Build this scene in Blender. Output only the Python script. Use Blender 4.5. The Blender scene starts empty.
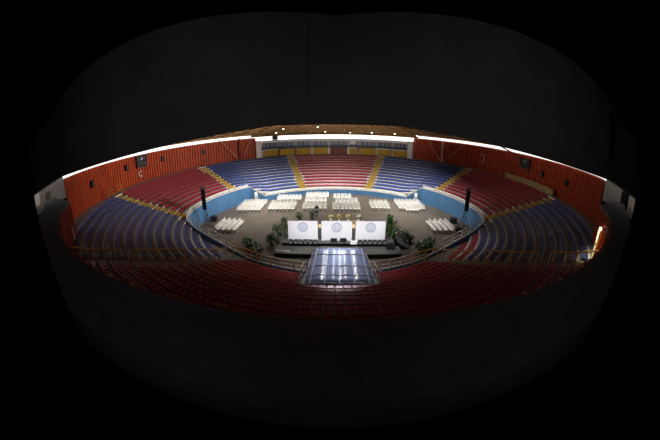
import bpy, math, random
from math import sin, cos, pi, radians as R, hypot, atan2, degrees
from mathutils import Vector, Matrix
random.seed(7)
S = bpy.context.scene
COL = S.collection

# ---------------------------------------------------------------- camera, world, lights, exposure
DC, HC = 31.5, 11.5                                   # camera: distance from the arena centre, height above the floor
cam = bpy.data.cameras.new('camera'); camo = bpy.data.objects.new('camera', cam); COL.objects.link(camo)
camo.location = (0, -DC, HC); camo.rotation_euler = (R(90 - 19), 0, R(1.2))
cam.type = 'PANO'; cam.sensor_width = 36; cam.sensor_height = 24; cam.clip_start = 0.02; cam.clip_end = 300
for tgt in (cam, getattr(cam, 'cycles', None)):
    try:
        tgt.panorama_type = 'FISHEYE_EQUISOLID'; tgt.fisheye_lens = 15.0; tgt.fisheye_fov = pi
    except Exception:
        pass
S.camera = camo
w = bpy.data.worlds.new('world'); S.world = w; w.use_nodes = True
w.node_tree.nodes['Background'].inputs[0].default_value = (0, 0, 0, 1)
w.node_tree.nodes['Background'].inputs[1].default_value = 0
S.view_settings.view_transform = 'Standard'; S.view_settings.look = 'None'
S.view_settings.exposure = 0.0; S.view_settings.gamma = 1.0; S.view_settings.use_curve_mapping = False
S.cycles.use_denoising = True; S.cycles.max_bounces = 6; S.cycles.sample_clamp_indirect = 4

def area(name, loc, power, size, col=(1, .955, .91), target=None, spread=160):
    l = bpy.data.lights.new(name, 'AREA'); l.shape = 'DISK'; l.size = size; l.energy = power; l.color = col; l.spread = R(spread)
    o = bpy.data.objects.new(name, l); COL.objects.link(o); o.location = loc
    if target is not None:
        o.rotation_euler = (Vector(target) - Vector(loc)).to_track_quat('-Z', 'Y').to_euler()
    return o
# unseen lights under the roof, main floods and added washes (hidden above the concrete beam)
for x, y in ((-9, 10), (0, 13), (9, 10), (-9, 3), (9, 3)):
    area('unseen_flood', (x, y, 12.4), 800, 1.2, target=(x * 1.1, y + 1.5, 0), spread=108)
area('unseen_flood', (10, 2, 12.4), 740, 1.0, (1, .93, .84), target=(-27, -3, 8.2), spread=56)  # unseen wash added to brighten the left red wall
area('unseen_flood', (-10, 2, 12.4), 150, 1.0, (1, .9, .78), target=(27, -3, 8.2), spread=60)  # unseen wash added to lift the right red wall
area('unseen_flood', (6, 6, 12.4), 430, 1.0, (1, .9, .8), target=(-26, 14, 7), spread=60)  # second added wash, for the far part of the left red wall
area('canopy_fill', (.3, -4, 12.0), 55, .4, (.86, .92, 1), target=(.3, -14.6, 2.8), spread=19)  # unseen light added to brighten the canopy
area('unseen_flood', (0, 2, 12.6), 400, 1.0, (1, .95, .9), target=(0, 27, 4), spread=100)
for x in (-7, 7.5): area('unseen_flood', (x, -5, 12.3), 20, .7, (1, .97, .93), target=(x * 1.55, -9.2, 1.8), spread=44)  # unseen fills added for the sloping white railings
tr = area('streak_light', (.3, -6.0, 12.3), 190, .5, spread=115); tr.data.shape = 'RECTANGLE'; tr.data.size = .2; tr.data.size_y = 9.0  # unseen long light, stretched to draw streaks on the canopy glazing
area('unseen_flood', (.3, -10.5, 12.2), 70, .8, (1, .95, .88), target=(.3, -11.5, 0), spread=64)  # unseen fill added over the near rail and front seats
for x in (-4, .3, 4.6):                                 # stage spots under the near roof
    area('stage_spot', (x, -20.0, 12.0), 62, .5, (1, .97, .95), target=(x * .85 + .1, -7.0, 2.2), spread=24)
for x in (-4.7, 4.7): area('lookout_fill', (x, -33.5, 10.8), 4, 1.0, (1, .93, .95), target=(-x * 2.1, -26.6, 12.3), spread=55)  # unseen fills added to lift the ends of the beam
area('lookout_fill', (0, -33.8, 10.4), 1.6, 1.5, (1, .95, .97), target=(0, -28, 11.8), spread=170)  # weak unseen fill added to lift the beam and ledge
STRIP = 1.5

# ---------------------------------------------------------------- materials
def mat(name, col, rough=.7, metal=0, noise=0, scale=4, emis=None, es=0, spec=.3, bump=0, col2=None, detail=3):
    m = bpy.data.materials.new(name); m.use_nodes = True; nt = m.node_tree; b = nt.nodes['Principled BSDF']
    b.inputs['Base Color'].default_value = (*col, 1); b.inputs['Roughness'].default_value = rough
    b.inputs['Metallic'].default_value = metal; b.inputs['Specular IOR Level'].default_value = spec
    if emis: b.inputs['Emission Color'].default_value = (*emis, 1); b.inputs['Emission Strength'].default_value = es
    if noise or bump:
        tc = nt.nodes.new('ShaderNodeTexCoord'); n = nt.nodes.new('ShaderNodeTexNoise'); n.inputs['Scale'].default_value = scale; n.inputs['Detail'].default_value = detail
        nt.links.new(tc.outputs['Object'], n.inputs['Vector'])
        if noise:
            rp = nt.nodes.new('ShaderNodeMapRange'); rp.inputs['From Min'].default_value = .3; rp.inputs['From Max'].default_value = .7
            nt.links.new(n.outputs['Fac'], rp.inputs['Value'])
            mx = nt.nodes.new('ShaderNodeMix'); mx.data_type = 'RGBA'
            c2 = col2 or tuple(c * (1 - noise) for c in col); c1 = col if col2 else tuple(min(1, c * (1 + noise)) for c in col)
            mx.inputs[6].default_value = (*c1, 1); mx.inputs[7].default_value = (*c2, 1)
            nt.links.new(rp.outputs[0], mx.inputs[0]); nt.links.new(mx.outputs[2], b.inputs['Base Color'])
        if bump:
            bp = nt.nodes.new('ShaderNodeBump'); bp.inputs['Strength'].default_value = bump
            nt.links.new(n.outputs['Fac'], bp.inputs['Height']); nt.links.new(bp.outputs[0], b.inputs['Normal'])
    return m
M = dict(
    floor=mat('floor_concrete', (.105, .09, .072), .55, noise=.22, scale=.35, detail=6),
    tier=mat('tier_concrete', (.265, .262, .265), .8, noise=.15, scale=1.5),
    nose=mat('tier_edge', (.80, .79, .77), .7),
    blue=mat('blue_paint', (.075, .195, .38), .5, noise=.12, scale=.8),
    coping=mat('white_coping', (.72, .71, .66), .6),
    red_seat=mat('red_plastic', (.34, .03, .05), .38, spec=.4),
    blue_seat=mat('blue_plastic', (.050, .085, .28), .38, spec=.4),
    yellow=mat('yellow_paint', (.38, .245, .03), .6, noise=.15, scale=2),
    tan=mat('tan_concrete', (.38, .28, .13), .75, noise=.25, scale=2),
    yrail=mat('yellow_pipe', (.95, .64, .14), .4),
    wrail=mat('white_pipe', (.88, .87, .82), .4),
    redwall=mat('red_steel', (.46, .075, .026), .5, noise=.18, scale=.8),
    ledge=mat('ledge_concrete', (.36, .40, .48), .85, noise=.15, scale=2),
    beam=mat('beam_concrete', (.34, .30, .30), .9, noise=.15, scale=1.2),
    black=mat('flat_black', (.006, .006, .007), 1, spec=0),
    blackp=mat('black_plastic', (.018, .018, .02), .45),
    dgrey=mat('dark_grey', (.07, .07, .075), .6),
    grey=mat('grey_metal', (.30, .31, .33), .4, metal=.6),
    white=mat('white_paint', (.86, .85, .84), .7),
    wplastic=mat('white_plastic', (.86, .85, .82), .4),
    cloth=mat('white_cloth', (.70, .70, .76), .8),
    seal=mat('seal_grey', (.36, .39, .47), .8),
    seal2=mat('seal_pale', (.55, .58, .70), .8),
    deck=mat('stage_deck', (.12, .12, .115), .45, noise=.2, scale=1),
    wood=mat('roof_timber', (.25, .145, .05), .7, noise=.5, scale=.7),
    wood2=mat('beam_timber', (.5, .31, .12), .7),
    glassd=mat('dark_glass', (.06, .075, .13), .2, spec=.6),
    glassl=mat('pale_glass', (.26, .29, .36), .25, spec=.6),
    rust=mat('brown_panel', (.22, .08, .06), .6),
    ypan=mat('yellow_panel', (.50, .32, .03), .6),
    leaf=mat('green_leaf', (.035, .10, .025), .6, noise=.4, scale=6),
    petal=mat('white_petal', (.8, .78, .7), .6),
    cream=mat('cream_petal', (.8, .62, .28), .6),
    creamd=mat('cream_paint', (.85, .72, .42), .6),
    cloth_blue=mat('navy_cloth', (.03, .05, .12), .8), skin=mat('skin', (.45, .26, .17), .6), hair=mat('hair', (.02, .015, .01), .7),
    strip=mat('daylight_glazing', (.9, .9, .9), .5, emis=(1, .97, .92), es=STRIP),
    lamp=mat('lamp_lens', (.9, .9, .9), .4, emis=(1, .9, .72), es=9.0),
    door=mat('door_beige', (.36, .30, .22), .6), dark=mat('dark_opening', (.03, .03, .035), .8),
)
def plexi():
    m = bpy.data.materials.new('blue_acrylic'); m.use_nodes = True; nt = m.node_tree; b = nt.nodes['Principled BSDF']
    b.inputs['Base Color'].default_value = (.22, .25, .38, 1); b.inputs['Roughness'].default_value = .13; b.inputs['Specular IOR Level'].default_value = .5
    t = nt.nodes.new('ShaderNodeBsdfTransparent'); t.inputs[0].default_value = (.75, .8, .95, 1)
    mx = nt.nodes.new('ShaderNodeMixShader'); mx.inputs[0].default_value = .86
    nt.links.new(t.outputs[0], mx.inputs[1]); nt.links.new(b.outputs[0], mx.inputs[2]); nt.links.new(mx.outputs[0], nt.nodes['Material Output'].inputs['Surface'])
    return m
M['plexi'] = plexi()
M['seam'] = mat('board_mark', (.17, .15, .15), .9)

# ---------------------------------------------------------------- mesh helpers
class MB:
    def __init__(s): s.v = []; s.f = []
    def add(s, vs, fs):
        n = len(s.v); s.v += [tuple(v) for v in vs]; s.f += [tuple(i + n for i in f) for f in fs]; return s
    def box(s, c, d, rz=0, mtx=None):
        x, y, z = d[0] / 2, d[1] / 2, d[2] / 2
        vs = [Vector(p) for p in ((-x, -y, -z), (x, -y, -z), (x, y, -z), (-x, y, -z), (-x, -y, z), (x, -y, z), (x, y, z), (-x, y, z))]
        mt = mtx or Matrix.Rotation(rz, 3, 'Z')
        return s.add([mt @ v + Vector(c) for v in vs], [(0, 3, 2, 1), (4, 5, 6, 7), (0, 1, 5, 4), (1, 2, 6, 5), (2, 3, 7, 6), (3, 0, 4, 7)])
    def tube(s, pts, r, n=6):
        pts = [Vector(p) for p in pts]; rings = []
        rr = r if isinstance(r, (list, tuple)) else [r] * len(pts)
        vs, fs = [], []
        for i, p in enumerate(pts):
            t = (pts[min(i + 1, len(pts) - 1)] - pts[max(i - 1, 0)]).normalized()
            a = t.cross(Vector((0, 0, 1)));
            if a.length < .05: a = t.cross(Vector((1, 0, 0)))
            a.normalize(); b = t.cross(a)
            vs += [p + (a * cos(2 * pi * k / n) + b * sin(2 * pi * k / n)) * rr[i] for k in range(n)]
        for i in range(len(pts) - 1):
            for k in range(n): fs.append((i * n + k, i * n + (k + 1) % n, (i + 1) * n + (k + 1) % n, (i + 1) * n + k))
        fs.append(tuple(range(n))[::-1]); fs.append(tuple((len(pts) - 1) * n + k for k in range(n)))
        return s.add(vs, fs)
    def lathe(s, prof, c=(0, 0, 0), n=12):
        vs = [(c[0] + r * cos(2 * pi * k / n), c[1] + r * sin(2 * pi * k / n), c[2] + z) for r, z in prof for k in range(n)]
        fs = [(i * n + k, i * n + (k + 1) % n, (i + 1) * n + (k + 1) % n, (i + 1) * n + k) for i in range(len(prof) - 1) for k in range(n)]
        fs.append(tuple(range(n))[::-1]); fs.append(tuple((len(prof) - 1) * n + k for k in range(n)))
        return s.add(vs, fs)
    def pbox(s, r0, r1, a0, a1, z0, z1, step=2.0):
        """an arc-shaped block: radii, angles in degrees measured from +y towards +x, heights (numbers or functions of the angle)"""
        n = max(1, int(math.ceil(abs(a1 - a0) / step))); f = lambda q, a: q(a) if callable(q) else q
        vs, fs = [], []
        for i in range(n + 1):
            a = a0 + (a1 - a0) * i / n; sa, ca = sin(R(a)), cos(R(a)); ra, rb = f(r0, a), f(r1, a); za, zb = f(z0, a), f(z1, a)
            vs += [(ra * sa, ra * ca, za), (rb * sa, rb * ca, za), (rb * sa, rb * ca, zb), (ra * sa, ra * ca, zb)]
        for i in range(n):
            b, c = i * 4, i * 4 + 4
            for k in range(4): fs.append((b + k, b + (k + 1) % 4, c + (k + 1) % 4, c + k))
        fs += [(3, 2, 1, 0), (n * 4, n * 4 + 1, n * 4 + 2, n * 4 + 3)]
        return s.add(vs, fs)
    def obj(s, name, m, parent=None, smooth=False):
        me = bpy.data.meshes.new(name); me.from_pydata(s.v, [], s.f); me.update()
        me.materials.append(M[m] if isinstance(m, str) else m)
        if smooth:
            for p in me.polygons: p.use_smooth = True
        o = bpy.data.objects.new(name, me); COL.objects.link(o)
        if parent is not None: o.parent = parent
        return o
def P(a, r, z=0): return (r * sin(R(a)), r * cos(R(a)), z)
def tag(o, label=None, cat=None, group=None, kind=None):
    if label: o['label'] = label
    if cat: o['category'] = cat
    if group: o['group'] = group
    if kind: o['kind'] = kind
    return o
def thing(name, label, cat, loc=(0, 0, 0), rz=0, group=None):
    o = bpy.data.objects.new(name, None); COL.objects.link(o); o.location = loc; o.rotation_euler = (0, 0, rz); o.empty_display_size = .2
    return tag(o, label, cat, group)
def struct(name, mb, m, label=None): return tag(mb.obj(name, m), label, None, None, 'structure')
def dup(o, loc, rz, label=None, group=None):
    c = o.copy(); COL.objects.link(c); c.location = loc; c.rotation_euler = (0, 0, rz)
    if label: c['label'] = label
    if group: c['group'] = group
    for ch in list(o.children):
        d = ch.copy(); COL.objects.link(d); d.parent = c
        for g in list(ch.children):
            e = g.copy(); COL.objects.link(e); e.parent = d
    return c
def frz(a): return -R(a)          # z rotation that turns local +y to point outwards at polar angle a

# ---------------------------------------------------------------- the bowl
NR = 14
RUN, RISE = .93, .33
AISLE = 145.3
NRUN, NRISE, NNR = .78, .282, 17                       # the near bank is stepped more closely
near_bank = lambda a: abs(a) > AISLE
def rk(k, a=0): return 14.25 + NRUN * k if near_bank(a) else 15 + RUN * k
def zk(k, a=90):
    """height of row k; the far blocks step down further in front"""
    if near_bank(a): return 1.25 + NRISE * k
    return 1.25 + RISE * k - max(0, 13 - k) / 12 * .83 * min(1, max(0, (54 - abs(a)) / 14))
def rows(a): return NNR if near_bank(a) else NR
def kof(r, a=0):
    return min(NNR, max(0, int(math.floor((r - 14.25) / NRUN + 1e-6)))) if near_bank(a) else min(NR, max(0, int(math.floor((r - 15) / RUN + 1e-6))))
def rf(a):
    a = abs(a)
    if a < 46: return 16.1
    if a < 52.5: return 16.1 + (17.8 - 16.1) * (a - 46) / 6.5
    ch = 13.9 / cos(R(min(abs(a - 146), 60)))
    if a < 146: return min(17.8, ch)
    return 13.9

floor = MB(); n = 96
floor.add([P(360 * i / n, 18.6, 0) for i in range(n)] + [P(360 * i / n, 18.6, -.3) for i in range(n)],
          [tuple(range(n))[::-1], tuple(range(n, 2 * n))] + [(i, (i + 1) % n, n + (i + 1) % n, n + i) for i in range(n)])
struct('floor', floor, 'floor')
tier, nose = MB(), MB()
for i in range(-180, 180):
    a0, a1 = i, i + 1; am = i + .5
    if abs(am) > 145 and abs(am) < 146: a0, a1 = (i, i + .7) if am < 0 else (i + .3, i + 1)
    r0 = rf(am) + .15; k0 = kof(r0, am); nr = rows(am)
    for k in range(k0, nr + 1):
        ra = r0 if k == k0 else rk(k, am)
        rb = rk(k + 1, am) if k < nr else 30.2
        if abs(am) > 132 and k == nr: continue
        if rb - ra < .02: continue
        lo = max(-.2, zk(k, am) - 1.2); zt = zk(k, am)
        tier.pbox(ra, rb, a0, a1, lo, zt)
        if k > k0 and abs(am) < AISLE: nose.pbox(ra - .012, ra + .11, a0, a1, zt - .12, zt + .006)
struct('floor_terraces', tier, 'tier'); struct('trim_1', nose, 'nose')
ARCS = [('wall_front', 'blue', -46, 46), ('wall_left', 'blue', -146, -46), ('wall_right', 'blue', 46, 146), ('wall_back', 'blue', 146, 214)]
def walltop(a):
    a = (a + 180) % 360 - 180
    aa = abs(a)
    if aa < 46: return .85
    if aa < 52.5: return .85 + (2.5 - .85) * (aa - 46) / 6.5
    if aa < 104: return 2.5
    if aa < 116: return 2.5 - (aa - 104) / 12 * .7
    if aa < 146: return 1.8 - (aa - 116) / 30 * .4
    return 1.35
rfa = lambda a: rf((a + 180) % 360 - 180)
for nm, m, a0, a1 in ARCS:
    b = MB(); b.pbox(lambda a: rfa(a) - .02, lambda a: rfa(a) + .16, a0, a1, -.05, walltop, 1); struct(nm, b, m)
cop = MB(); cop.pbox(lambda a: rfa(a) - .03, lambda a: rfa(a) + .07, -180, 180, walltop, lambda a: walltop(a) + .09, 1); struct('trim_2', cop, 'coping')

# ---------------------------------------------------------------- stairs between the blocks
stair_labels = {-20: 'yellow painted stair between the red middle block and the blue block left of it', 20: 'yellow painted stair between the red middle block and the blue block right of it',
    -60: 'yellow painted stair where blue seats meet red seats, above the left blue wall', 60: 'yellow painted stair where blue seats meet red seats, above the right blue wall',
    -102.5: 'yellow stair between the left red block and the near left blue block', 102.5: 'yellow stair between the right red block and the near right blue block'}
def stair(a, wid, m, label, k0):
    b = MB()
    for k in range(k0, NR):
        ra, rb = rk(k), rk(k + 1); da = degrees(wid / 2 / ((ra + rb) / 2)); z = zk(k, a); h = (zk(k + 1, a) - z) / 2
        ra = max(ra - .02, rf(a) + .2); b.pbox(ra, rb - .01, a - da, a + da, z - .1, z + .02); b.pbox(rk(k) + RUN * .5, rb - .01, a - da, a + da, z - .1, z + h + .02)
    return tag(b.obj('aisle_stair', m), label, 'stairs')
for a, lb in stair_labels.items(): stair(a, 1.15, 'yellow', lb, kof(rf(a)))
stair(-AISLE, 1.7, 'tan', 'tan concrete stair along the yellow railing, left of the near red seats', 0)
stair(AISLE, 1.7, 'tan', 'tan concrete stair along the yellow railing, right of the near red seats', 0)

# ---------------------------------------------------------------- seats
def seat_mb():
    b = MB(); prof = [(-.24, .185), (-.20, .212), (-.05, .195), (.10, .20), (.165, .235), (.20, .30), (.235, .37)]
    cols = [-.225, -.19, 0, .19, .225]; vs = []; nc = len(cols); npf = len(prof)
    for off in (0, 1):
        for i, (y, z) in enumerate(prof):
            y = y * 1.15 - .03
            for j, x in enumerate(cols):
                lip = .035 if abs(x) > .2 else 0
                yy, zz = (y, z + lip) if i < 4 else (y - lip, z)
                if off: yy, zz = (yy + .012, zz - .028) if i < 4 else (yy + .028, zz - .012)
                vs.append((x, yy, zz))
    N = nc * npf; fs = []
    for i in range(npf - 1):
        for j in range(nc - 1):
            q = (i * nc + j, i * nc + j + 1, (i + 1) * nc + j + 1, (i + 1) * nc + j); fs.append(q); fs.append(tuple(N + t for t in q[::-1]))
    for i in range(npf - 1):
        a, c = i * nc, (i + 1) * nc; fs.append((a, c, N + c, N + a)); fs.append((a + nc - 1, N + a + nc - 1, N + c + nc - 1, c + nc - 1))
    for j in range(nc - 1):
        fs.append((j, N + j, N + j + 1, j + 1)); t = (npf - 1) * nc; fs.append((t + j, t + j + 1, N + t + j + 1, N + t + j))
    b.add(vs, fs)
    b.box((0, .02, .09), (.30, .16, .18))
    return b
def seat_low(b, a, r, z):
    """the same seat with fewer faces, straight into the mesh of the far seats"""
    ca, sa = cos(R(a)), sin(R(a)); prof = [(-.24, .195), (.10, .20), (.235, .37), (.26, .35), (.15, .16), (-.24, .15)]
    vs = []
    for x in (-.225, .225):
        for y, zz in ((p * 1.15 - .03, q) for p, q in prof): vs.append(((r + y) * sa + x * ca, (r + y) * ca - x * sa, z + zz))
    b.add(vs, [(0, 6, 7, 1), (1, 7, 8, 2), (2, 8, 9, 3), (3, 9, 10, 4), (4, 10, 11, 5), (5, 11, 6, 0), (0, 1, 4, 5), (1, 2, 3, 4), (6, 11, 10, 7), (7, 10, 9, 8)])
    x0 = [(-.15, -.06), (.15, -.06), (.15, .10), (-.15, .10)]
    b.add([((r + y) * sa + x * ca, (r + y) * ca - x * sa, z + h) for h in (0, .165) for x, y in x0], [(0, 1, 5, 4), (1, 2, 6, 5), (2, 3, 7, 6), (3, 0, 4, 7)])
CANX0, CANX1 = -2.05, 2.65                       # the tunnel canopy stands among the near seats
seats = []
for k, bank in [(k, 0) for k in range(NR)] + [(k, 180) for k in range(NNR)]:
    r = rk(k, bank) + (.50 if bank else .62)
    nseg = int(2 * pi * r / .5)
    da = 360 / nseg
    for i in range(nseg):
        a = -180 + (i + .5) * da; aa = abs(a)
        if near_bank(a) != (bank == 180) or rk(k, a) < rf(a) + .05: continue
        gap = lambda c, wd: abs(aa - c) * pi / 180 * r < wd
        if gap(20, .85) or gap(60, .85) or gap(102.5, .85) or gap(AISLE, 1.05 if bank else 1.12): continue
        if aa > 45.3 and aa < 53 and rk(k, a) < 17.7: continue
        x, y, _ = P(a, r)
        if aa > AISLE and CANX0 - .55 < x < CANX1 + .45 and y > -17.55: continue
        col = 'red' if (aa < 20 or 60 < aa < 102.5 or aa > AISLE) else 'blue'
        if col == 'blue' and a > 118 and aa < AISLE and k <= 1 : col = 'red'
        z = zk(k, a); d = math.dist((x, y, z + .35), (0, -DC, HC))
        t = (HC - 8.5) / (HC - z - .4); lx, ly = x * t, -DC + (y + DC) * t
        hid = hypot(lx, ly) > 27.7
        seats.append([d, col, k, a, r, z, hid])
ORD = ['first', 'second', 'third', 'fourth', 'fifth', 'sixth', 'seventh', 'eighth', 'ninth', 'tenth', 'eleventh', 'twelfth', 'thirteenth', 'fourteenth', 'fifteenth', 'sixteenth', 'seventeenth']
proto = {}
for col in ('red', 'blue'):
    ss = sorted([s for s in seats if s[1] == col], key=lambda s: s[0])
    near = [s for s in ss if not s[6] and (col == 'blue' or abs(s[3]) > AISLE)][:300]
    ids = set(id(s) for s in near)
    mb = MB()
    for s in ss:
        if id(s) in ids:
            d, c, k, a, r, z, h = s; sd = 'left' if a < 0 else 'right'
            if col == 'red': lb = f'dark red plastic seat in the {ORD[k]} row up, shaded block {sd} of the canopy'; g = f'{ORD[k]} row of near red seats {sd}'
            else: lb = f'blue plastic seat in the {ORD[k]} row up, near the {sd} yellow railing'; g = f'{ORD[k]} row of blue seats near the {sd} yellow railing'
            if col not in proto:
                o = seat_mb().obj(col + '_seat', col + '_seat'); proto[col] = o
            else:
                o = proto[col].copy(); COL.objects.link(o)
            o.location = P(a, r, z); o.rotation_euler = (0, 0, frz(a)); tag(o, lb, 'seat', g)
        elif abs(s[3]) <= AISLE or not s[6] or s[2] < NNR: seat_low(mb, s[3], s[4], s[5])
    o = mb.obj(col + '_seats', col + '_seat')
    tag(o, 'further rows of red plastic seats around the bowl' if col == 'red' else 'further rows of blue plastic seats around the bowl', 'seats', None, 'stuff')

# ---------------------------------------------------------------- outer walls, ledge, beam, roof
def corrugated(r, a0, a1, z0, z1, pitch=.6, dep=.24, back=.12):
    b = MB(); n = int(abs(a1 - a0) * pi / 180 * r / pitch); vs, fs = [], []; pts = []
    for i in range(n):
        for f, d in ((0, 0), (.34, 0), (.5, dep), (.84, dep)): pts.append((a0 + (a1 - a0) * (i + f) / n, r - d))
    pts.append((a1, r))
    for a, q in pts:
        vs += [P(a, q, z0), P(a, q, z1), P(a, r + back, z0), P(a, r + back, z1)]
    for i in range(len(pts) - 1):
        x = 4 * i; y = x + 4
        fs += [(x, x + 1, y + 1, y), (x + 2, y + 2, y + 3, x + 3), (x + 1, x + 3, y + 3, y + 1), (x, y, y + 2, x + 2)]
    fs += [(0, 2, 3, 1), (4 * len(pts) - 4, 4 * len(pts) - 3, 4 * len(pts) - 1, 4 * len(pts) - 2)]
    return b.add(vs, fs)
struct('wall_left_upper', corrugated(30, -122.5, -34.3, zk(NR) - .1, 10.15), 'redwall')
struct('wall_right_upper', corrugated(30, 33.2, 122.0, zk(NR) - .1, 10.35), 'redwall')
lw = corrugated(27.95, -132.5, -180, zk(NR) - .9, 8.42, back=.1); struct('wall_back_left', lw, 'redwall')
lw = corrugated(27.95, 132.5, 180, zk(NR) - .9, 8.42, back=.1); struct('wall_back_right', lw, 'redwall')
cw = MB(); cw.pbox(30, 30.2, -34.3, 33.2, zk(NR) - .1, 11.0); struct('wall_front_upper', cw, 'white')
ledge = MB(); router = lambda a: 29.55 + max(0, (148 - min(abs(a), 360 - abs(a))) / 28) * 2.2
ledge.pbox(27.9, router, 132.0, 228.0, 7.6, 8.5, 1.5); struct('wall_ledge', ledge, 'ledge')
lend = MB()
for sgn in (-1, 1):
    q = [P(sgn * 132.2, 27.9), P(sgn * 120.5, 32.3), P(sgn * 121.5, 33.6), P(sgn * 132.2, 30.8)]
    vs = [(x, y, 7.6) for x, y, _ in q] + [(x, y, 8.5) for x, y, _ in q]
    lend.add(vs, [(0, 1, 2, 3), (4, 7, 6, 5), (0, 4, 5, 1), (1, 5, 6, 2), (2, 6, 7, 3), (3, 7, 4, 0)])
struct('floor_ledge_ends', lend, 'ledge')
# the concrete beam over the lookout, with a flush black strip for a slit's shade
zlo = lambda a: 11.57 - .42 * (max(0, abs(abs(a if a <= 180 else a - 360) - 180) - 2) / 15.) ** .8 if abs(abs(a if a <= 180 else a - 360) - 180) > 2 else 11.57
zlo_c = lambda a: max(10.9, zlo(a))
beam = MB()
beam.pbox(27.62, 28.0, 161.5, 198.5, zlo_c, 13.9, .6)
for s in (-1, 1):                                       # its straight ends, dipping outwards
    x0, y0 = P(161.7, 28.0)[:2]; x1, y1 = 20.5, -24.1
    vs = [(s * x, y + dy, z) for dy in (0, .4) for x, y, z in ((x0, y0, zlo_c(161.7)), (x1, y1, 9.85), (x1, y1, 13.9), (x0, y0, 13.9))]
    beam.add(vs, [(0, 1, 2, 3), (7, 6, 5, 4), (0, 4, 5, 1), (1, 5, 6, 2), (2, 6, 7, 3), (3, 7, 4, 0)])
struct('wall_beam', beam, 'beam')
slit_shade = MB(); slit_shade.pbox(27.98, 28.02, 163.2, 164.3, 11.78, 13.05, .5); struct('trim_3', slit_shade, 'black')  # shade of a narrow recess put into a flush black strip
seam = MB()
for a, z0, z1 in ((186.3, 11.75, 13.5), (180.7, 11.9, 13.0)): seam.pbox(27.99, 28.006, a - .008, a + .008, z0, z1)
struct('trim_4', seam, 'seam')
# the unlit room around the camera, its darkness put into the black colour
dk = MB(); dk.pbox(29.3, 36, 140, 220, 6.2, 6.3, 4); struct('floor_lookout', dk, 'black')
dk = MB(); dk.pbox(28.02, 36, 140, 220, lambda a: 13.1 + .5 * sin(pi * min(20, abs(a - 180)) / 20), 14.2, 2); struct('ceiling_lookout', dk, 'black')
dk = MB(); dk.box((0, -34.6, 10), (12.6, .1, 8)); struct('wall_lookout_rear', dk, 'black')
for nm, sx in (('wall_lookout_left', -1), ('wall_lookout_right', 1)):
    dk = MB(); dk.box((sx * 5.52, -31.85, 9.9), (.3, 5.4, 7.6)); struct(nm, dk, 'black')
# white outer walls at the two ends of the ledge
for nm, s in (('wall_end_left', -1), ('wall_end_right', 1)):
    b = MB(); b.pbox(34.2, 34.4, s * 108, s * 146, 7.5, 12.2); b.pbox(30.25, 34.3, s * 109, s * 109.4, 5.5, 12.2); struct(nm, b, 'white')
b = MB(); b.pbox(30, 34.3, -146, -108, 11.9, 12.1); b.pbox(30, 34.3, 108, 146, 11.9, 12.1); struct('ceiling_ends', b, 'white')
b = MB(); b.pbox(34.05, 34.22, -119.3, -117.7, 8.2, 9.15); d1 = struct('door_1', b, 'door')
b = MB(); b.pbox(34.05, 34.22, 118.4, 121.2, 7.9, 9.7); d2 = struct('door_2', b, 'dark')
# roof: a shallow cone of timber, ring purlins and radial beams, and the glazed strip under its eave
zr = lambda r: 11.0 + .15 * (30.6 - r)
roof = MB(); nn = 90; rs = [30.6, 24, 16, 8, .5]
clip = lambda i, r: min(r, 26.0 - (30.6 - r) * .3) if 130 < 360 * i / nn < 230 else r      # cut back behind the concrete beam
roof.add([P(360 * i / nn, clip(i, r), zr(clip(i, r)) + o_) for o_ in (0, .3) for r in rs for i in range(nn)],
         [(j * nn + i, j * nn + (i + 1) % nn, (j + 1) * nn + (i + 1) % nn, (j + 1) * nn + i) for j in range(4) for i in range(nn)] +
         [(5 * nn + j * nn + i, 5 * nn + (j + 1) * nn + i, 5 * nn + (j + 1) * nn + (i + 1) % nn, 5 * nn + j * nn + (i + 1) % nn) for j in range(4) for i in range(nn)] +
         [(i, 5 * nn + i, 5 * nn + (i + 1) % nn, (i + 1) % nn) for i in range(nn)])
struct('ceiling', roof, 'wood')
pur = MB()
for r in (29.2, 27.2, 25.2, 23.2, 21.2, 19): pur.pbox(r - .08, r + .08, -128, 128, zr(r) - .28, zr(r) - .02, 2)
struct('beam_ring', pur, 'wood2')
rad = MB()
for i in range(48):
    a = R(-180 + i * 7.5 + 3.75)
    if abs(degrees(a)) > 130: continue
    p0, p1 = Vector((sin(a) * 30.2, cos(a) * 30.2, zr(30.2) - .2)), Vector((sin(a) * 4, cos(a) * 4, zr(4) - .2)); rad.tube([p0, p1], .14, 4)
struct('beam_radial', rad, 'wood2')
strip = MB(); strip.pbox(29.86, 29.98, -123.4, -34, 10.18, 10.7, 1.5); strip.pbox(29.86, 29.98, 33, 123, 10.28, 10.78, 1.5)
strip.pbox(29.86, 29.98, -33.9, -27.0, 9.35, 10.3, 1.5); strip.pbox(29.86, 29.98, -24.6, 32.9, 9.45, 10.35, 1.5)
struct('window_1', strip, 'strip')
b = MB(); b.pbox(29.88, 30.05, -123, -34, 10.7, 11.08, 2); b.pbox(29.88, 30.05, 33, 123, 10.78, 11.08, 2); struct('trim_6', b, 'wood2')
b = MB(); b.pbox(29.84, 30, -27.0, -24.6, 9.6, 10.3); tag(b.obj('dark_box', 'blackp'), 'small black box set in the bright strip above the left press booths', 'box')
b = MB(); b.pbox(29.8, 30, -36, 35, 10.3, 11.05); struct('trim_5', b, 'wood')

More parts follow.
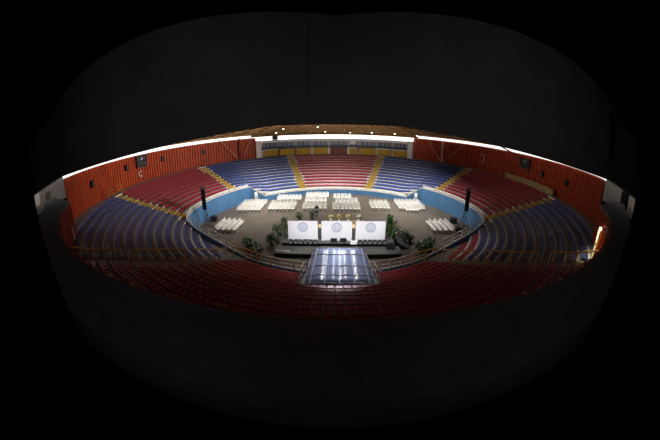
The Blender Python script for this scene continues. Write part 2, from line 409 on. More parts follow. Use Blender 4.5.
# ---------------------------------------------------------------- press booths on the far side
ordb = ['yellow fronted press booth at the left end of the row, beside the white column', 'second press booth from the left white column, yellow front', 'third press booth from the left white column, yellow front',
    'fourth press booth from the left, yellow front with a white post', 'brown fronted press booth in the middle of the row', 'press booth right of the brown one, short yellow front with bright window',
    'third press booth from the right white column, yellow front', 'second press booth from the right white column, yellow front', 'yellow fronted press booth at the right end, beside the white column']
edges = [-31.6, -24.6, -17.4, -10.2, -2.9, 5.4, 9.6, 17.4, 24.4, 30.9]
for i in range(9):
    a0, a1 = edges[i], edges[i + 1]; am = (a0 + a1) / 2; zb = zk(NR)
    t = thing('press_booth', ordb[i], 'booth', P(am, 29.6, zb))
    mk = lambda nm, b, m: b.obj(nm, m, t)
    def loc(b): b.v = [(x - t.location.x, y - t.location.y, z - t.location.z) for x, y, z in b.v]; return b
    b = MB(); b.pbox(29.3, 29.4, a0 + .5, a1 - .5, zb + .12, zb + 1.55, 1); mk('front_panel', loc(b), 'rust' if i == 4 else 'ypan')
    b = MB(); b.pbox(29.25, 29.98, a0 + .1, a1 - .1, zb + 1.6, zb + 2.15, 1); mk('counter', loc(b), 'glassd')
    b = MB(); b.pbox(29.6, 29.65, a0 + .2, a1 - .2, zb + 2.15, zb + 3.1, 1); w_ = mk('window', loc(b), 'glassl')
    for q in (.25, .5, .75): b = MB(); aq = a0 + (a1 - a0) * q; b.pbox(29.54, 29.6, aq - .25, aq + .25, zb + 2.15, zb + 2.95, 1); loc(b).obj('mullion', 'glassd', w_)
    b = MB(); b.pbox(29.5, 29.98, a0, a1, zb + 3.05, zb + 3.55, 1); mk('header', loc(b), 'white')
    b = MB(); b.pbox(29.25, 29.5, a0 - .18, a0 + .18, zb, zb + 1.7, 1); mk('post', loc(b), 'white' if i in (0, 3, 4, 5, 8, 7) else 'rust')
    if i in (5, 7, 8, 0):
        b = MB(); b.pbox(29.24, 29.44, a0 + .3, a1 - .3, zb + 1.5, zb + 1.64, 1); mk('white_edge', loc(b), 'white')
    if i == 5:
        b = MB(); b.pbox(29.5, 29.58, a0 + .8, a1 - 1, zb + 2.3, zb + 3.05, 1); mk('bright_pane', loc(b), 'white')
for a, lb in ((-33.2, 'white column at the left end of the press booths'), (32.0, 'white column at the right end of the press booths')):
    b = MB(); b.pbox(29.2, 29.98, a - 1.1, a + 1.1, zk(NR), 9.5, 1); o = b.obj('white_column', 'white'); tag(o, lb, 'column')

# ---------------------------------------------------------------- things on the red walls
def brace(name, pts, label):
    b = MB()
    for p, q in pts: b.tube([P(*p), P(*q)], .09, 6)
    tag(b.obj(name, 'yrail' if 0 else M['brace']), label, 'brace')
M['brace'] = mat('pale_steel', (.55, .36, .26), .5)
zb = zk(NR)
brace('steel_brace', [((-50, 29.6, 10.4), (-42.5, 29.4, zb + .3))], 'long diagonal steel strut on the left red wall')
brace('steel_brace', [((-36.2, 29.6, 10.2), (-39.8, 29.4, zb + .8))], 'short diagonal steel strut left of the white column')
brace('steel_brace', [((39.5, 29.6, 10.3), (45.5, 29.4, zb + .2))], 'diagonal steel strut leaning right on the right red wall')
brace('steel_brace', [((56, 29.6, 10.3), (46.5, 29.4, zb + .2))], 'diagonal steel strut leaning left on the right red wall')
b = MB(); b.tube([P(46, 29.5, zb), P(46, 29.5, 10.4)], .13, 8); tag(b.obj('wall_post', 'white'), 'white vertical post on the right red wall between two struts', 'post')
b = MB(); b.tube([P(-41.5, 29.5, zb), P(-41.5, 29.5, 10.4)], .16, 8); tag(b.obj('wall_post', 'rust'), 'brown vertical post on the left red wall beside a strut', 'post')
def board(a, z, w_, h, label):
    t = thing('scoreboard', label, 'scoreboard', P(a, 29.55, z), frz(a))
    b = MB(); b.box((0, 0, 0), (w_, .3, h)); cb = b.obj('cabinet', 'blackp', t)
    b = MB()
    for sx in (-1, 1): b.box((sx * w_ / 2, -.16, 0), (.1, .12, h + .1))
    for sz in (-1, 1): b.box((0, -.16, sz * h / 2), (w_, .12, .1))
    b.obj('frame', 'dgrey', t)
    for r_ in range(2):
        for c in range(3):
            b = MB(); b.box(((c - 1) * w_ * .28, -.17, (r_ - .5) * h * .42), (w_ * .19, .05, h * .28)); b.obj('digit_panel', 'seal' if (r_ == 1 and c == 1) else 'dgrey', cb)
    return t
board(-85.6, 9.15, 2.3, 1.75, 'black scoreboard on the left red wall above a white letter')
sb = board(83.5, 8.95, 2.2, 1.5, 'black scoreboard on the right red wall under a slanting pole')
b = MB(); b.tube([P(74, 26.4, 11.3), P(82.6, 29.2, 9.6)], .12, 6); tag(b.obj('slanting_pole', 'dgrey'), 'dark pole slanting down to the right scoreboard', 'pole')
fc = bpy.data.curves.new('wall_letter', 'FONT'); fc.body = 'C'; fc.size = 1.35; fc.extrude = .04; fc.align_x = 'CENTER'; fc.materials.append(M['seal2'])
tmp = bpy.data.objects.new('letter_curve', fc); COL.objects.link(tmp); bpy.context.view_layer.update()
lm = bpy.data.meshes.new_from_object(tmp.evaluated_get(bpy.context.evaluated_depsgraph_get())); bpy.data.objects.remove(tmp)
fo = bpy.data.objects.new('wall_letter', lm); COL.objects.link(fo); fo.location = P(-86.0, 29.78, 6.75); fo.rotation_euler = (R(90), 0, frz(-86.0)); tag(fo, 'white letter C on the left red wall', 'letter')
for a, z, lb in ((-110, 8.35, 'black loudspeaker on the left red wall nearest the white end wall'), (-92.5, 8.75, 'black loudspeaker on the left red wall left of the scoreboard'), (-75.5, 8.75, 'black loudspeaker on the left red wall right of the scoreboard'),
                 (-57, 8.5, 'small black loudspeaker on the left red wall near the struts'), (92, 8.15, 'black loudspeaker on the right red wall just right of the scoreboard'), (104, 8.2, 'black loudspeaker on the right red wall beyond the scoreboard')):
    t = thing('wall_speaker', lb, 'loudspeaker', P(a, 29.66, z), frz(a))
    b = MB(); b.box((0, 0, 0), (.62, .36, .8)); cb = b.obj('cabinet', 'blackp', t); b = MB(); b.lathe([(.22, 0), (.2, .03)], (0, 0, 0), 12); b.v = [(x, -.18 - z_, y) for x, y, z_ in b.v]; b.obj('cone', 'dgrey', cb)
    b = MB(); b.box((0, .2, 0), (.12, .12, .3)); b.obj('bracket', 'dgrey', t)
b = MB()
for dx in (-.4, .4): b.box((dx, 0, 0), (.1, .06, 1.35))
for dz in (-.65, .65): b.box((0, 0, dz), (.9, .06, .1))
o = b.obj('wall_frame', 'white'); o.location = P(63.5, 29.8, 8.1); o.rotation_euler = (0, 0, frz(63.5)); tag(o, 'empty white frame on the right red wall', 'frame')
b = MB(); b.pbox(28.9, 29.1, 76, 100, zb - .02, zb + .85, 1); tag(b.obj('low_wall', 'tan'), 'low olive yellow wall behind the right red seats', 'wall')
for a, s, lb in ((-104.5, 0, 'short yellow railing at the head of the left yellow stair'), (-100.0, 1, 'short yellow railing just right of the stair head, left side')):
    b = MB(); b.tube([P(a - 1.3, 28.6, zb), P(a - 1.3, 28.6, zb + 1), P(a + 1.3, 28.6, zb + 1), P(a + 1.3, 28.6, zb)], .05, 6); b.tube([P(a - 1.3, 28.6, zb + .5), P(a + 1.3, 28.6, zb + .5)], .04, 6)
    tag(b.obj('short_railing', 'yellow'), lb, 'railing')
# lamps under the roof that show beyond the beam
LP = [((-9.9, 20.2), 'round roof lamp at the upper left of the visible roof, left of the middle'), ((-12.2, 24.5), 'round roof lamp low over the left press booths'), ((-3.4, 20.9), 'round roof lamp highest above the middle press booths'),
      ((-2.3, 27.7), 'round roof lamp just above the bright strip over the brown booth'), ((3.1, 28.6), 'small upright roof lamp right of the middle, at the bright strip'), ((7.6, 27.0), 'round roof lamp over the booth with the bright window'),
      ((12.2, 25.1), 'round roof lamp over the right press booths'), ((16.5, 23.3), 'round roof lamp above the right white column')]
for (x, y), lb in LP:
    z = zr(hypot(x, y)) - .35
    t = thing('roof_lamp', lb, 'lamp', (x, y, z))
    b = MB(); b.lathe([(.26, -.1), (.30, 0), (.18, .3), (.05, .36)], n=14); b.obj('housing', 'grey', t)
    b = MB(); b.lathe([(.1, -.18), (.2, -.13), (.2, -.1)], n=14); b.obj('lens', 'lamp', t)
# lit doorway and lamp at the right end
a = 141.6
t = thing('open_door', 'bright cream door leaf at the top of the right blue seats', 'door', P(a, 27.4, zk(13)), frz(a))
b = MB(); b.box((0, 0, 1.05), (1.1, .07, 2.1)); lf_ = b.obj('leaf', 'creamd', t); b = MB(); b.box((.3, -.07, 1.05), (.05, .08, .2)); b.obj('handle', 'grey', lf_)
b = MB(); b.box((0, -.045, 1.55), (.5, .03, .5)); b.obj('pane', 'white', lf_)
la = P(142.9, 27.4, 7.75)
t = thing('wall_lamp', 'small white lamp on the red wall above the cream door', 'lamp', la, frz(142.9))
b = MB(); b.box((0, .3, 0), (.12, .62, .12)); b.obj('arm', 'grey', t); b = MB(); b.lathe([(.03, -.12), (.08, -.08), (.08, .03), (.03, .07)], n=10); b.obj('globe', 'lamp', t)
area('door_lamp', P(142.2, 26.2, 7.9), 22, .25, (1, .86, .6), target=P(a, 27.4, 6.5), spread=100)
b = MB(); b.box((0, 0, .45), (.5, .06, .9)); b.box((0, .1, .02), (.5, .4, .04)); o = b.obj('notice_board', 'white'); o.location = P(-140.5, 27.3, zk(13) + .9); o.rotation_euler = (0, 0, frz(-140.5)); tag(o, 'small white board on the red wall above the left yellow railing', 'board')

# ---------------------------------------------------------------- railings
def rail_thing(pts, h, m, label, r=.045, mid=True, pname='railing', posts=None):
    t = thing(pname, label, 'railing', pts[0])
    o0 = Vector(pts[0]); L = [Vector(p) - o0 for p in pts]
    b = MB(); b.tube([p + Vector((0, 0, h)) for p in L], r, 6); b.obj('top_rail', m, t)
    if mid: b = MB(); b.tube([p + Vector((0, 0, h * .5)) for p in L], r * .7, 5); b.obj('mid_rail', m, t)
    for i in (posts if posts is not None else range(len(L))):
        b = MB(); b.tube([L[i], L[i] + Vector((0, 0, h))], r, 6); b.obj('post', m, t)
    return t
def on_tier(a, r): return P(a, r, zk(kof(r)))
def off(a, r, s): # along the blue edge of the aisle
    da = degrees(.85 / r); return on_tier(a - s * da * 0 + (da if s < 0 else -da) , r)
segs = [((27.7, 26.1, 24.1), 'topmost'), ((23.1, 21.1, 18.9), 'second from the top'), ((18.0, 16.3, 15.0), 'third from the top')]
for s, sd in ((-1, 'left'), (1, 'right')):
    for rr, nm in segs:
        pts = []
        for r in rr:
            x, y, z = on_tier(s * AISLE, r); ap = s * (AISLE - degrees(.72 / r)); pts.append((r * sin(R(ap)), r * cos(R(ap)), z))
        rail_thing(pts, .95, 'yrail', f'yellow pipe railing on the {sd} aisle, {nm}', .06, False, 'yellow_railing')
    pts = [P(s * q, r_, zk(0)) for q, r_ in ((144.0, 14.6), (148.5, 14.2), (154.0, 14.1))]
    rail_thing(pts, 1.05, 'yrail', f'yellow pipe railing on the {sd} aisle, lowest by the floor', .05, False, 'yellow_railing')
def arc_rail(a0, a1, step, label, h=.75, name='white_railing', inset=.08):
    n = max(1, round(abs(a1 - a0) / step)); pts = []
    for i in range(n + 1):
        a = a0 + (a1 - a0) * i / n; pts.append(P(a, rfa(a) + inset, walltop(a) + .08))
    return rail_thing(pts, h, 'wrail', label, .05, True, name)
arc_rail(-104, -53, 5.1, 'white pipe railing along the top of the left blue wall', .35)
arc_rail(53, 104, 5.1, 'white pipe railing along the top of the right blue wall', .35)
arc_rail(-45, 45, 6, 'white pipe railing along the front of the far blocks', .25)
arc_rail(-143, -105, 6.3, 'white pipe railing sloping down in front of the near left blue seats', .85)
arc_rail(105, 143, 6.3, 'white pipe railing sloping down in front of the near right blue seats', .85)
arc_rail(-171.5, -147, 4.1, 'white pipe railing on the near wall left of the canopy', .7)
arc_rail(147, 170, 3.8, 'white pipe railing on the near wall right of the canopy', .7)

# ---------------------------------------------------------------- tunnel canopy
cx, hw = .3, 2.12
t = thing('tunnel_canopy', 'arched blue acrylic canopy over the tunnel among the near red seats', 'canopy', (cx, -16, 0))
yN, yF = -16.95, -13.3
def prof(u, y):       # u -1..1 across; crown higher than the shoulders
    f = (y - yF) / (yN - yF); wd = hw - .12 + .36 * f
    x = wd * u; sc_ = .05 * abs(sin(u * 2.5 * pi)) if abs(u) < 1 else 0; z = 2.3 + sc_ + .78 * math.sqrt(max(0, 1 - (abs(u)) ** 9)) * (1 - .42 * f) - .45 * f
    return Vector((x, y + 16, z))
NU, NY = 50, 8
b = MB(); vs = []
for off_ in (0, .04):
    for j in range(NY + 1):
        for i in range(NU + 1):
            u = -abs(cos(pi * i / NU)) ** .8 * (1 if i <= NU / 2 else -1); p = prof(u, yF + (yN - yF) * j / NY); vs.append(p + Vector((0, 0, -off_)))
W = NU + 1; N = W * (NY + 1); fs = []
for j in range(NY):
    for i in range(NU):
        q = (j * W + i, j * W + i + 1, (j + 1) * W + i + 1, (j + 1) * W + i); fs += [q, tuple(N + k for k in q[::-1])]
for i in range(NU): fs += [(i, N + i, N + i + 1, i + 1), (NY * W + i, NY * W + i + 1, N + NY * W + i + 1, N + NY * W + i)]
for j in range(NY): fs += [(j * W, (j + 1) * W, N + (j + 1) * W, N + j * W), (j * W + NU, N + j * W + NU, N + (j + 1) * W + NU, (j + 1) * W + NU)]
b.add(vs, fs); b.obj('glazing', 'plexi', t, True)
for y in (yF, yF - .8, yF - 2.0, yF - 2.9, yN):
    b = MB(); b.tube([prof(-cos(pi * i / NU), y) + Vector((0, 0, .02)) for i in range(NU + 1)], .022, 5); b.obj('arch_rib', 'coping', t)
for u in (-.98, -.8, -.4, 0, .4, .8, .98):
    b = MB(); b.tube([prof(u, yF + (yN - yF) * j / NY) + Vector((0, 0, .02)) for j in range(NY + 1)], .03, 5); b.obj('glazing_bar', 'seal2', t)
for sx in (-1, 1):
    b = MB(); b.box((sx * (hw + .02), (yF + yN) / 2 + 16, 1.2), (.12, yF - yN, 2.1)); b.obj('side_wall', 'tier', t)
b = MB(); b.box((0, yN + 16.0, 1.98), (2 * hw + .4, .08, .3)); b.obj('rear_sill', 'tier', t)
for sx, sd in ((-1, 'left'), (1, 'right')):
    x = cx + sx * (hw + .42); pts = [(x, y, zk(kof(hypot(x, y), 180), 180)) for y in (-17.3, -16.2, -15.2, -14.1)]
    rail_thing(pts, 1.0, 'wrail', f'pale handrail beside the canopy, {sd} side', .04, True, 'canopy_handrail')

# ---------------------------------------------------------------- stage and what stands on it
t = thing('stage', 'low black two level stage in front of the canopy', 'stage', (.25, -6, 0))
b = MB(); b.box((0, -2.25, .5), (11.9, 1.7, .1)); b.obj('lower_deck', 'deck', t)
b = MB(); b.box((0, -2.25, .225), (11.8, 1.6, .45)); b.obj('lower_skirt', 'black', t)
b = MB(); b.box((0, 1.6, .9), (10.9, 6.2, .1)); b.obj('upper_deck', 'deck', t)
b = MB(); b.box((0, 1.6, .425), (10.8, 6.1, .85)); b.obj('upper_skirt', 'black', t)
ZS = .95
scr = None
xs = [(-4.55, -1.68), (-1.32, 1.58), (1.93, 4.82)]
lbs = ['white backdrop panel with a round grey seal, left of three on the stage', 'white backdrop panel with a round grey seal, middle of three on the stage', 'white backdrop panel with a round grey seal, right of three on the stage']
for (x0, x1), lb in zip(xs, lbs):
    t = thing('backdrop_panel', lb, 'panel', ((x0 + x1) / 2, -7.1, ZS))
    w_ = x1 - x0; b = MB(); b.box((0, 0, 1.05), (w_, .06, 1.98)); pn = b.obj('panel', 'cloth', t)
    zc = 1.42; b = MB(); nn = 28
    vs = [((r_ * cos(2 * pi * i / nn)), yy, zc + r_ * sin(2 * pi * i / nn)) for yy in (-.03, -.05) for r_ in (.50, .36) for i in range(nn)]
    fs = []
    for i in range(nn):
        j = (i + 1) % nn; fs += [(2 * nn + i, 3 * nn + i, 3 * nn + j, 2 * nn + j), (i, 2 * nn + i, 2 * nn + j, j), (nn + i, nn + j, 3 * nn + j, 3 * nn + i)]
    b.add(vs, fs); b.obj('seal_ring', 'seal', pn)
    b = MB(); b.add([(.36 * cos(2 * pi * i / nn), -.036, zc + .36 * sin(2 * pi * i / nn)) for i in range(nn)], [tuple(range(nn))]); b.obj('seal_disc', 'seal2', pn)
    b = MB()
    for dx in (-.13, .13): b.box((dx, -.045, zc), (.09, .02, .46))
    b.box((0, -.045, zc - .25), (.42, .02, .06)); b.obj('seal_emblem', 'seal', pn)
    for sx in (-1, 1): b = MB(); b.box((sx * (w_ / 2 - .1), .05, .03), (.08, .5, .06)); b.obj('foot', 'grey', t)
    b = MB(); b.tube([(-w_ / 2 + .1, .06, .03), (-w_ / 2 + .1, .06, 1.9), (w_ / 2 - .1, .06, 1.9), (w_ / 2 - .1, .06, .03)], .025, 5); b.obj('frame', 'grey', t)
mon = thing('stage_monitor', '', 'loudspeaker', (0, 0, 0))
b = MB(); b.add([(x, y, z) for x in (-.19, .19) for y, z in ((-.17, 0), (-.12, .34), (.1, .4), (.17, .05), (.15, 0))], [(0, 5, 6, 1), (1, 6, 7, 2), (2, 7, 8, 3), (3, 8, 9, 4), (4, 9, 5, 0), (0, 1, 2, 3, 4), (5, 9, 8, 7, 6)]); cb = b.obj('cabinet', 'blackp', mon)
b = MB(); b.box((0, -.155, .17), (.27, .03, .24)); b.obj('grille', 'grey', cb)
first = True
for i, x in enumerate([-4.2 + .47 * j for j in range(6)] + [2.35 + .47 * j for j in range(6)] ):
    lf = i < 6; lb = 'small black box with a grey front in the row below the ' + ('left' if lf else 'right') + ' backdrop panel'; g = ('left' if lf else 'right') + ' row of small boxes on the stage'
    if first: mon.location = (x, -7.75, ZS); tag(mon, lb, None, g); first = False
    else: dup(mon, (x, -7.75, ZS), 0, lb, g)
for x, lb in ((-.15, 'black display turned away, left of two below the middle backdrop panel'), (.75, 'black display turned away, right of two below the middle backdrop panel')):
    t = thing('display', lb, 'display', (x, -7.7, ZS)); b = MB(); b.box((0, 0, .36), (.62, .06, .38)); b.obj('screen', 'blackp', t); b = MB(); b.box((0, 0, .02), (.3, .22, .04)); b.box((0, 0, .1), (.06, .05, .2)); b.obj('stand', 'blackp', t)
b = MB(); b.box((1.75, -7.75, ZS + .13), (.62, .3, .26)); tag(b.obj('white_box', 'wplastic'), 'white box right of the two black displays on the stage', 'box')
for x, lb in ((-1.5, 'cream pillar in the gap between left and middle backdrop panels'), (1.75, 'cream pillar in the gap between middle and right backdrop panels')):
    t = thing('pillar_stand', lb, 'stand', (x, -6.6, ZS)); b = MB(); b.lathe([(.16, 0), (.16, .06), (.1, .12), (.1, .95), (.17, 1.02), (.17, 1.1)], n=12); b.obj('pedestal', 'dgrey', t)
    b = MB(); b.lathe([(.05, 1.1), (.14, 1.22), (.16, 1.4), (.1, 1.5)], n=10); b.obj('vase', 'cream', t)
# head table with flower arrangements behind the panels
t = thing('long_table', 'long table under cream cloth behind the middle backdrop panel', 'table', (1.0, -3.4, ZS)); b = MB(); b.box((0, 0, .73), (4.4, .8, .05)); b.obj('tabletop', 'tan', t)
b = MB(); b.box((0, 0, .42), (4.3, .72, .56)); b.obj('tablecloth', 'tan', t)
for sx in (-1, 1):
    for sy in (-1, 1): b = MB(); b.box((sx * 2.0, sy * .3, .35), (.06, .06, .7)); b.obj('leg', 'grey', t)
def bouquet(x, y, z, label, m, n=26, h=.5, pot='wplastic', rad=.3, cat='flowers', nm='flower_arrangement', leafn=60):
    t = thing(nm, label, cat, (x, y, z)); b = MB(); b.lathe([(.10, 0), (.15, .1), (.12, .22), (.16, .26)], n=10); b.obj('vase', pot, t)
    L = MB()
    for i in range(leafn):
        th = random.random() * 6.28; rr = rad * math.sqrt(random.random()); zz = .24 + random.random() * h; d = Vector((cos(th), sin(th), random.uniform(-.3, .9))).normalized(); c = Vector((cos(th) * rr, sin(th) * rr, zz)); s_ = d.cross(Vector((0, 0, 1))).normalized() * .05; L.add([c, c + d * .1 + s_, c + d * .24, c + d * .1 - s_, c + d * .1 + Vector((0, 0, -.012))], [(0, 1, 2, 3), (0, 4, 1), (1, 4, 2), (2, 4, 3), (3, 4, 0)])
    L.obj('foliage', 'leaf', t)
    for i in range(n):
        th = random.random() * 6.28; rr = rad * math.sqrt(random.random()) * 1.05; b = MB(); q = .055 + random.random() * .03; b.lathe([(.01, -q), (q, -.2 * q), (q * .9, .4 * q), (.01, .8 * q)], (cos(th) * rr, sin(th) * rr, .3 + h * (1 - (rr / rad) ** 2 * .5) + random.uniform(-.1, .1)), 7); b.obj('bloom', m, t)
    return t
for x, lb, m in ((-.5, 'cream flower arrangement at the left end of the long table', 'cream'), (.4, 'cream flower arrangement second from the left on the long table', 'cream'), (1.4, 'cream flower arrangement third from the left on the long table', 'cream'), (2.5, 'white flower arrangement at the right end of the long table', 'petal')):
    bouquet(x, -3.4, ZS + .755, lb, m, 22, .35)
def shrub(x, y, z, h, rad, label, n=220, blooms=0, nm='potted_shrub', tall=True, cat='plant'):
    t = thing(nm, label, cat, (x, y, z)); b = MB(); b.lathe([(.16, 0), (.22, .3), (.24, .34), (.19, .34)], n=12); b.obj('pot', 'dgrey', t)
    b = MB(); b.tube([(0, 0, .3), (0, 0, h * .8)], .03, 5); b.obj('stem', 'rust', t)
    L = MB()
    for i in range(n):
        u = random.random(); th = random.random() * 6.28; rr = rad * (1 - .55 * u if tall else math.sqrt(max(.05, 1 - u * u))) * math.sqrt(random.random()); c = Vector((cos(th) * rr, sin(th) * rr, .35 + u * (h - .35))); d = Vector((cos(th), sin(th), random.uniform(-.2, 1))).normalized(); s_ = d.cross(Vector((0, 0, 1))).normalized() * .07
        L.add([c, c + d * .14 + s_, c + d * .32, c + d * .14 - s_, c + d * .14 + Vector((0, 0, -.015))], [(0, 1, 2, 3), (0, 4, 1), (1, 4, 2), (2, 4, 3), (3, 4, 0)])
    L.obj('foliage', 'leaf', t)
    for i in range(blooms):
        th = random.random() * 6.28; rr = rad * random.random(); b = MB(); b.lathe([(.02, -.06), (.1, 0), (.08, .05), (.02, .08)], (cos(th) * rr, sin(th) * rr, h * random.uniform(.6, 1.0)), 7); b.obj('bloom', 'petal', t)
    return t
shrub(-5.0, -6.3, ZS, 2.1, .42, 'tall green plant at the left edge of the left backdrop panel')
shrub(-6.0, -5.6, 0, 1.9, .6, 'bushy green plant on the floor left of the stage')
shrub(-6.5, -6.4, 0, 1.2, .5, 'low dark plant at the left front corner of the stage')
shrub(5.25, -6.5, ZS, 2.2, .3, 'slim dark plant at the right edge of the right backdrop panel')
shrub(5.5, -5.8, ZS, 2.2, .3, 'slim dark plant behind the right backdrop panel edge')
shrub(-4.2, -1.2, ZS, .9, .35, 'small green plant behind the left backdrop panel', 120, 8)
shrub(-2.7, -1.2, ZS, 1.0, .3, 'brownish plant behind the left backdrop panel near the figure', 90)
for x, y, lb, bl in ((-8.9, -7.0, 'green bush by the foot of the left sloping white railing', 4), (-8.0, -7.9, 'flowering green bush near the left sloping white railing', 12), (-7.3, -8.9, 'white flowered bush at the left end of the near railing', 14),
                     (8.4, -7.9, 'dark green bush left of the right sloping railing foot', 3), (9.2, -7.2, 'flowering bush at the foot of the right sloping white railing', 16), (9.9, -6.6, 'green bush behind the right sloping railing foot', 4)):
    shrub(x, y, 0, .95, .55, lb, 200, bl, 'flowering_bush', False)
# ramp with planted rail on the right of the stage
t = thing('stage_steps', 'dark steps with rails at the right side of the stage', 'stairs', (6.55, -6.2, 0))
for i in range(4):
    b = MB(); b.box((-.2 + i * .3, 0, .1 + (3 - i) * .2 - .0), (.3, 1.5, .2 + 0)); b.obj('tread', 'dgrey', t)
    b = MB(); b.box((-.2 + i * .3, 0, (3 - i) * .1), (.28, 1.4, max(.02, (3 - i) * .2))); b.obj('riser', 'black', t)
for sy in (-1, 1):
    b = MB(); b.tube([(-.3, sy * .75, .8), (-.3, sy * .75, 1.7), (1.0, sy * .75, 1.0), (1.0, sy * .75, 0)], .04, 5); b.obj('rail', 'dgrey', t)
for j, (x, y, lb) in enumerate(((6.4, -4.0, 'green plant at the top of the right stage rail'), (6.7, -4.8, 'white flowered plant beside the stage steps'), (7.4, -5.3, 'dark green plant at the foot of the stage steps'), (8.0, -5.2, 'small white flowered plant on the floor right of the stage'))):
    shrub(x, y, 0, (1.9, 1.5, 1.3, .7)[j], (.4, .4, .4, .3)[j], lb, 160, (0, 14, 2, 8)[j], 'potted_plant', False)
b = MB(); b.box((5.3, -8.0, .8), (.8, .5, .5)); b.box((5.3, -8.0, 1.07), (.6, .4, .05)); tag(b.obj('equipment_case', 'blackp'), 'black case on the right corner of the lower stage', 'case')
b = MB(); b.tube([(-5.6, -8.6, .58), (-4.2, -8.75, .58)], .035, 5); b.tube([(-5.6, -8.6, .56), (-5.6, -8.6, .6)], .06, 6); tag(b.obj('loose_pole', 'wrail'), 'pale pole lying on the left of the lower stage', 'pole')

# ---------------------------------------------------------------- speaker towers
def tower(x, y, rz, sd):
    t = thing('lifting_tower', f'black lifting tower on legs by the {sd} blue wall', 'tower', (x, y, 0), rz)
    b = MB()
    for dx in (-.14, .14):
        for dy in (-.14, .14): b.tube([(dx, dy, .1), (dx, dy, 5.3)], .028, 5)
    for i in range(13): z = .2 + i * .4; b.tube([(-.14, -.14, z), (.14, .14, z + .2)], .018, 4); b.tube([(.14, -.14, z), (-.14, .14, z + .2)], .018, 4)
    b.obj('mast', 'dgrey', t)
    for k in range(4):
        c, s_ = cos(pi / 4 + k * pi / 2), sin(pi / 4 + k * pi / 2); b = MB(); b.tube([(0, 0, .15), (0.95 * c, 0.95 * s_, .05)], .05, 5); b.tube([(0.95 * c, 0.95 * s_, .06), (.14 * c, .14 * s_, 1.9)], .03, 5); b.obj('outrigger', 'dgrey', t)
    b = MB(); b.tube([(0, -.3, 5.4), (0, 1.2, 5.6)], .07, 5); b.tube([(-.35, .5, 5.2), (.35, .5, 5.2)], .05, 5); b.obj('head_beam', 'dgrey', t)
    dx, dy = -sin(rz) * .75, cos(rz) * .75
    q = thing('line_array', f'hanging column of black loudspeakers on the {sd} tower', 'loudspeaker', (x + dx, y + dy, 5.0), rz)
    b = MB(); b.box((0, 0, .12), (.55, .5, .08)); b.tube([(0, 0, .1), (0, 0, .55)], .03, 5); b.obj('rigging_frame', 'dgrey', q)
    for k in range(8):
        m3 = Matrix.Rotation(R(-1.5 * k), 3, 'X'); b = MB(); b.box((0, .02 * k * k * .12, -.14 - k * .31), (.52, .46, .29), mtx=m3); c = b.obj('cabinet', 'blackp', q)
tower(-16.5, -.9, R(-157), 'left'); tower(16.6, -.8, R(157), 'right')
for x, y, rz, lb in ((-16.5, 1.2, .2, 'black bass speaker on the floor by the left tower'), (15.2, -2.4, -.3, 'black bass speaker in front of the right tower'), (15.9, 1.1, -.2, 'black bass speaker beside the right tower')):
    t = thing('bass_speaker', lb, 'loudspeaker', (x, y, 0), rz); b = MB(); b.box((0, 0, .35), (.9, .8, .66)); cb = b.obj('cabinet', 'blackp', t); b = MB(); b.box((0, -.41, .35), (.8, .03, .56)); b.obj('grille', 'dgrey', cb)

# ---------------------------------------------------------------- white plastic chairs
def chair_mb():
    b = MB(); b.box((0, 0, .43), (.44, .44, .035))
    for sx in (-1, 1):
        b.tube([(sx * .2, -.2, .42), (sx * .23, -.24, 0)], [.024, .02], 5); b.tube([(sx * .2, .2, .42), (sx * .23, .27, 0)], [.024, .02], 5)
        b.tube([(sx * .225, -.18, .43), (sx * .235, -.18, .64), (sx * .235, .1, .655), (sx * .215, .235, .62)], .02, 5)
    n = 5
    for i in range(n): x = -.16 + .08 * i; b.tube([(x, .2, .44), (x * 1.05, .27, .84)], .028, 4)
    b.tube([(-.215, .2, .42), (-.22, .265, .8), (-.14, .285, .87), (.14, .285, .87), (.22, .265, .8), (.215, .2, .42)], .026, 5)
    return b
ch0 = None
def chair(x, y, z, rz, label, g):
    global ch0
    if ch0 is None: ch0 = chair_mb().obj('plastic_chair', 'wplastic'); o = ch0
    else: o = ch0.copy(); COL.objects.link(o)
    o.location = (x, y, z); o.rotation_euler = (0, 0, rz); tag(o, label, 'chair', g)
def lin(a, b, n): return [a + (b - a) * i / (n - 1) for i in range(n)] if n > 1 else [a]
BL = [('white plastic chair in the large block beside the left blue wall', -14.2, -10.9, 7, 8.9, 5.2, 5, -.02), ('white plastic chair in the block second from the left blue wall', -9.5, -6.1, 7, 8.1, 5.6, 4, -.02),
      ('white plastic chair in the rear block left of the centre aisle, near the far wall', -9.2, -5.8, 7, 11.9, 10.9, 2, 0),
      ('white plastic chair in the farthest rows left of the middle aisle', -4.7, -1.4, 7, 13.7, 12.7, 2, 0), ('white plastic chair in the middle rows left of the middle aisle', -4.5, -1.6, 6, 10.7, 9.8, 2, 0), ('white plastic chair in the front rows left of the middle aisle', -4.5, -1.5, 6, 7.7, 5.9, 3, 0),
      ('white plastic chair in the farthest rows right of the middle aisle', -.1, 2.3, 5, 12.7, 11.8, 2, 0), ('white plastic chair in the middle rows right of the middle aisle', .2, 3.2, 6, 9.9, 9.0, 2, 0), ('white plastic chair in the front rows right of the middle aisle', -.2, 3.3, 7, 7.5, 5.7, 3, 0),
      ('white plastic chair in the small separate block right of the middle', 5.4, 7.7, 5, 8.8, 6.3, 3, 0), ('white plastic chair in the large block beside the right blue wall', 9.5, 13.1, 7, 9.6, 6.3, 4, 0), ('white plastic chair jutting in front of the right large block', 10.4, 12.0, 4, 5.5, 5.5, 1, 0)]
for lb, x0, x1, nx, y0, y1, ny, sk in BL:
    for y in lin(y0, y1, ny):
        for x in lin(x0, x1, nx): chair(x + random.uniform(-.02, .02), y + random.uniform(-.03, .03), 0, random.uniform(-.05, .05) + pi * 0, lb, lb.replace('white plastic chair', 'chairs'))
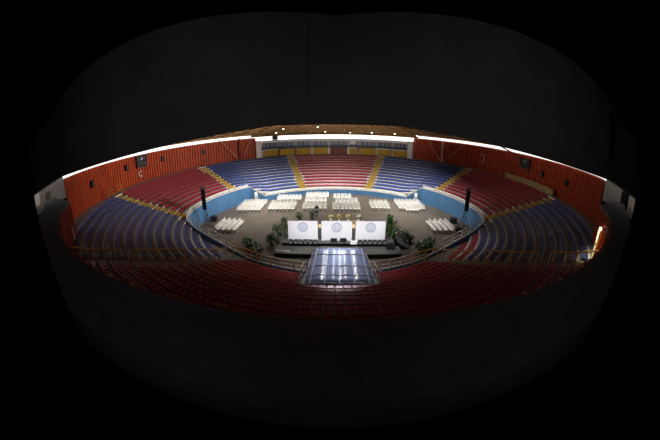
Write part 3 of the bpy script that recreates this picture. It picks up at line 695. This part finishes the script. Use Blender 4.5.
for x in lin(-14.0, -11.8, 4):
    for y in lin(-2.9, -.1, 6): chair(x, y, 0, R(90), 'white plastic chair in the slanting rows near the left sloping railing', 'chairs in the left slanting rows')
for x in lin(11.75, 14.0, 4):
    for y in lin(-2.6, .2, 6): chair(x, y, 0, R(-90), 'white plastic chair in the slanting rows near the right sloping railing', 'chairs in the right slanting rows')
for (x, y), sd in (((-12.9, 10.4), 'left'), ((13.1, 10.5), 'right')):
    for i in range(8): chair(x, y + .03 * i, i * .11, R(20 if x < 0 else -20), f'white plastic chair in the tall stack by the {sd} blue wall corner', f'stacked chairs {sd}')

# ---------------------------------------------------------------- a person standing behind the left panel
def person(x, y):
    vs = [(0, 0, .92), (0, 0, 1.15), (0, 0, 1.38), (0, 0, 1.50), (0, -.01, 1.60), (-.09, 0, .88), (-.10, -.02, .48), (-.10, .02, .08), (-.10, -.14, .04), (.09, 0, .88), (.11, -.02, .48), (.11, .02, .08), (.11, -.14, .04),
          (-.19, 0, 1.40), (-.25, -.02, 1.13), (-.22, -.14, .92), (-.21, -.18, .84), (.19, 0, 1.40), (.26, -.02, 1.13), (.22, -.16, .95), (.2, -.22, .9)]
    es = [(0, 1), (1, 2), (2, 3), (3, 4), (0, 5), (5, 6), (6, 7), (7, 8), (0, 9), (9, 10), (10, 11), (11, 12), (2, 13), (13, 14), (14, 15), (15, 16), (2, 17), (17, 18), (18, 19), (19, 20)]
    rad = [.15, .14, .15, .055, .085, .09, .065, .045, .035, .09, .065, .045, .035, .06, .045, .035, .03, .06, .045, .035, .03]
    me = bpy.data.meshes.new('person'); me.from_pydata(vs, es, []); me.materials.append(M['cloth_blue']); o = bpy.data.objects.new('person', me); COL.objects.link(o)
    sk = o.modifiers.new('skin', 'SKIN'); o.modifiers.new('sub', 'SUBSURF').levels = 2; o.modifiers['sub'].render_levels = 2
    for i, v in enumerate(me.skin_vertices[0].data): v.radius = (rad[i], rad[i]); v.use_root = (i == 0)
    o.location = (x, y, 0)
    tag(o, 'person in dark blue clothes standing behind the left backdrop panel', 'person')
    b = MB(); b.lathe([(.02, 1.50), (.07, 1.53), (.095, 1.62), (.085, 1.70), (.04, 1.76), (.01, 1.77)], n=12); b.obj('head', 'skin', o, True)
    b = MB(); b.lathe([(.1, 1.63), (.102, 1.67), (.09, 1.73), (.045, 1.785), (.01, 1.79)], (0, .012, 0), 12); b.obj('hair', 'hair', o, True)
    b = MB(); b.box((0, -.2, 1.08), (.34, .03, .26)); b.obj('papers', 'white', o)
person(-2.45, 3.0)
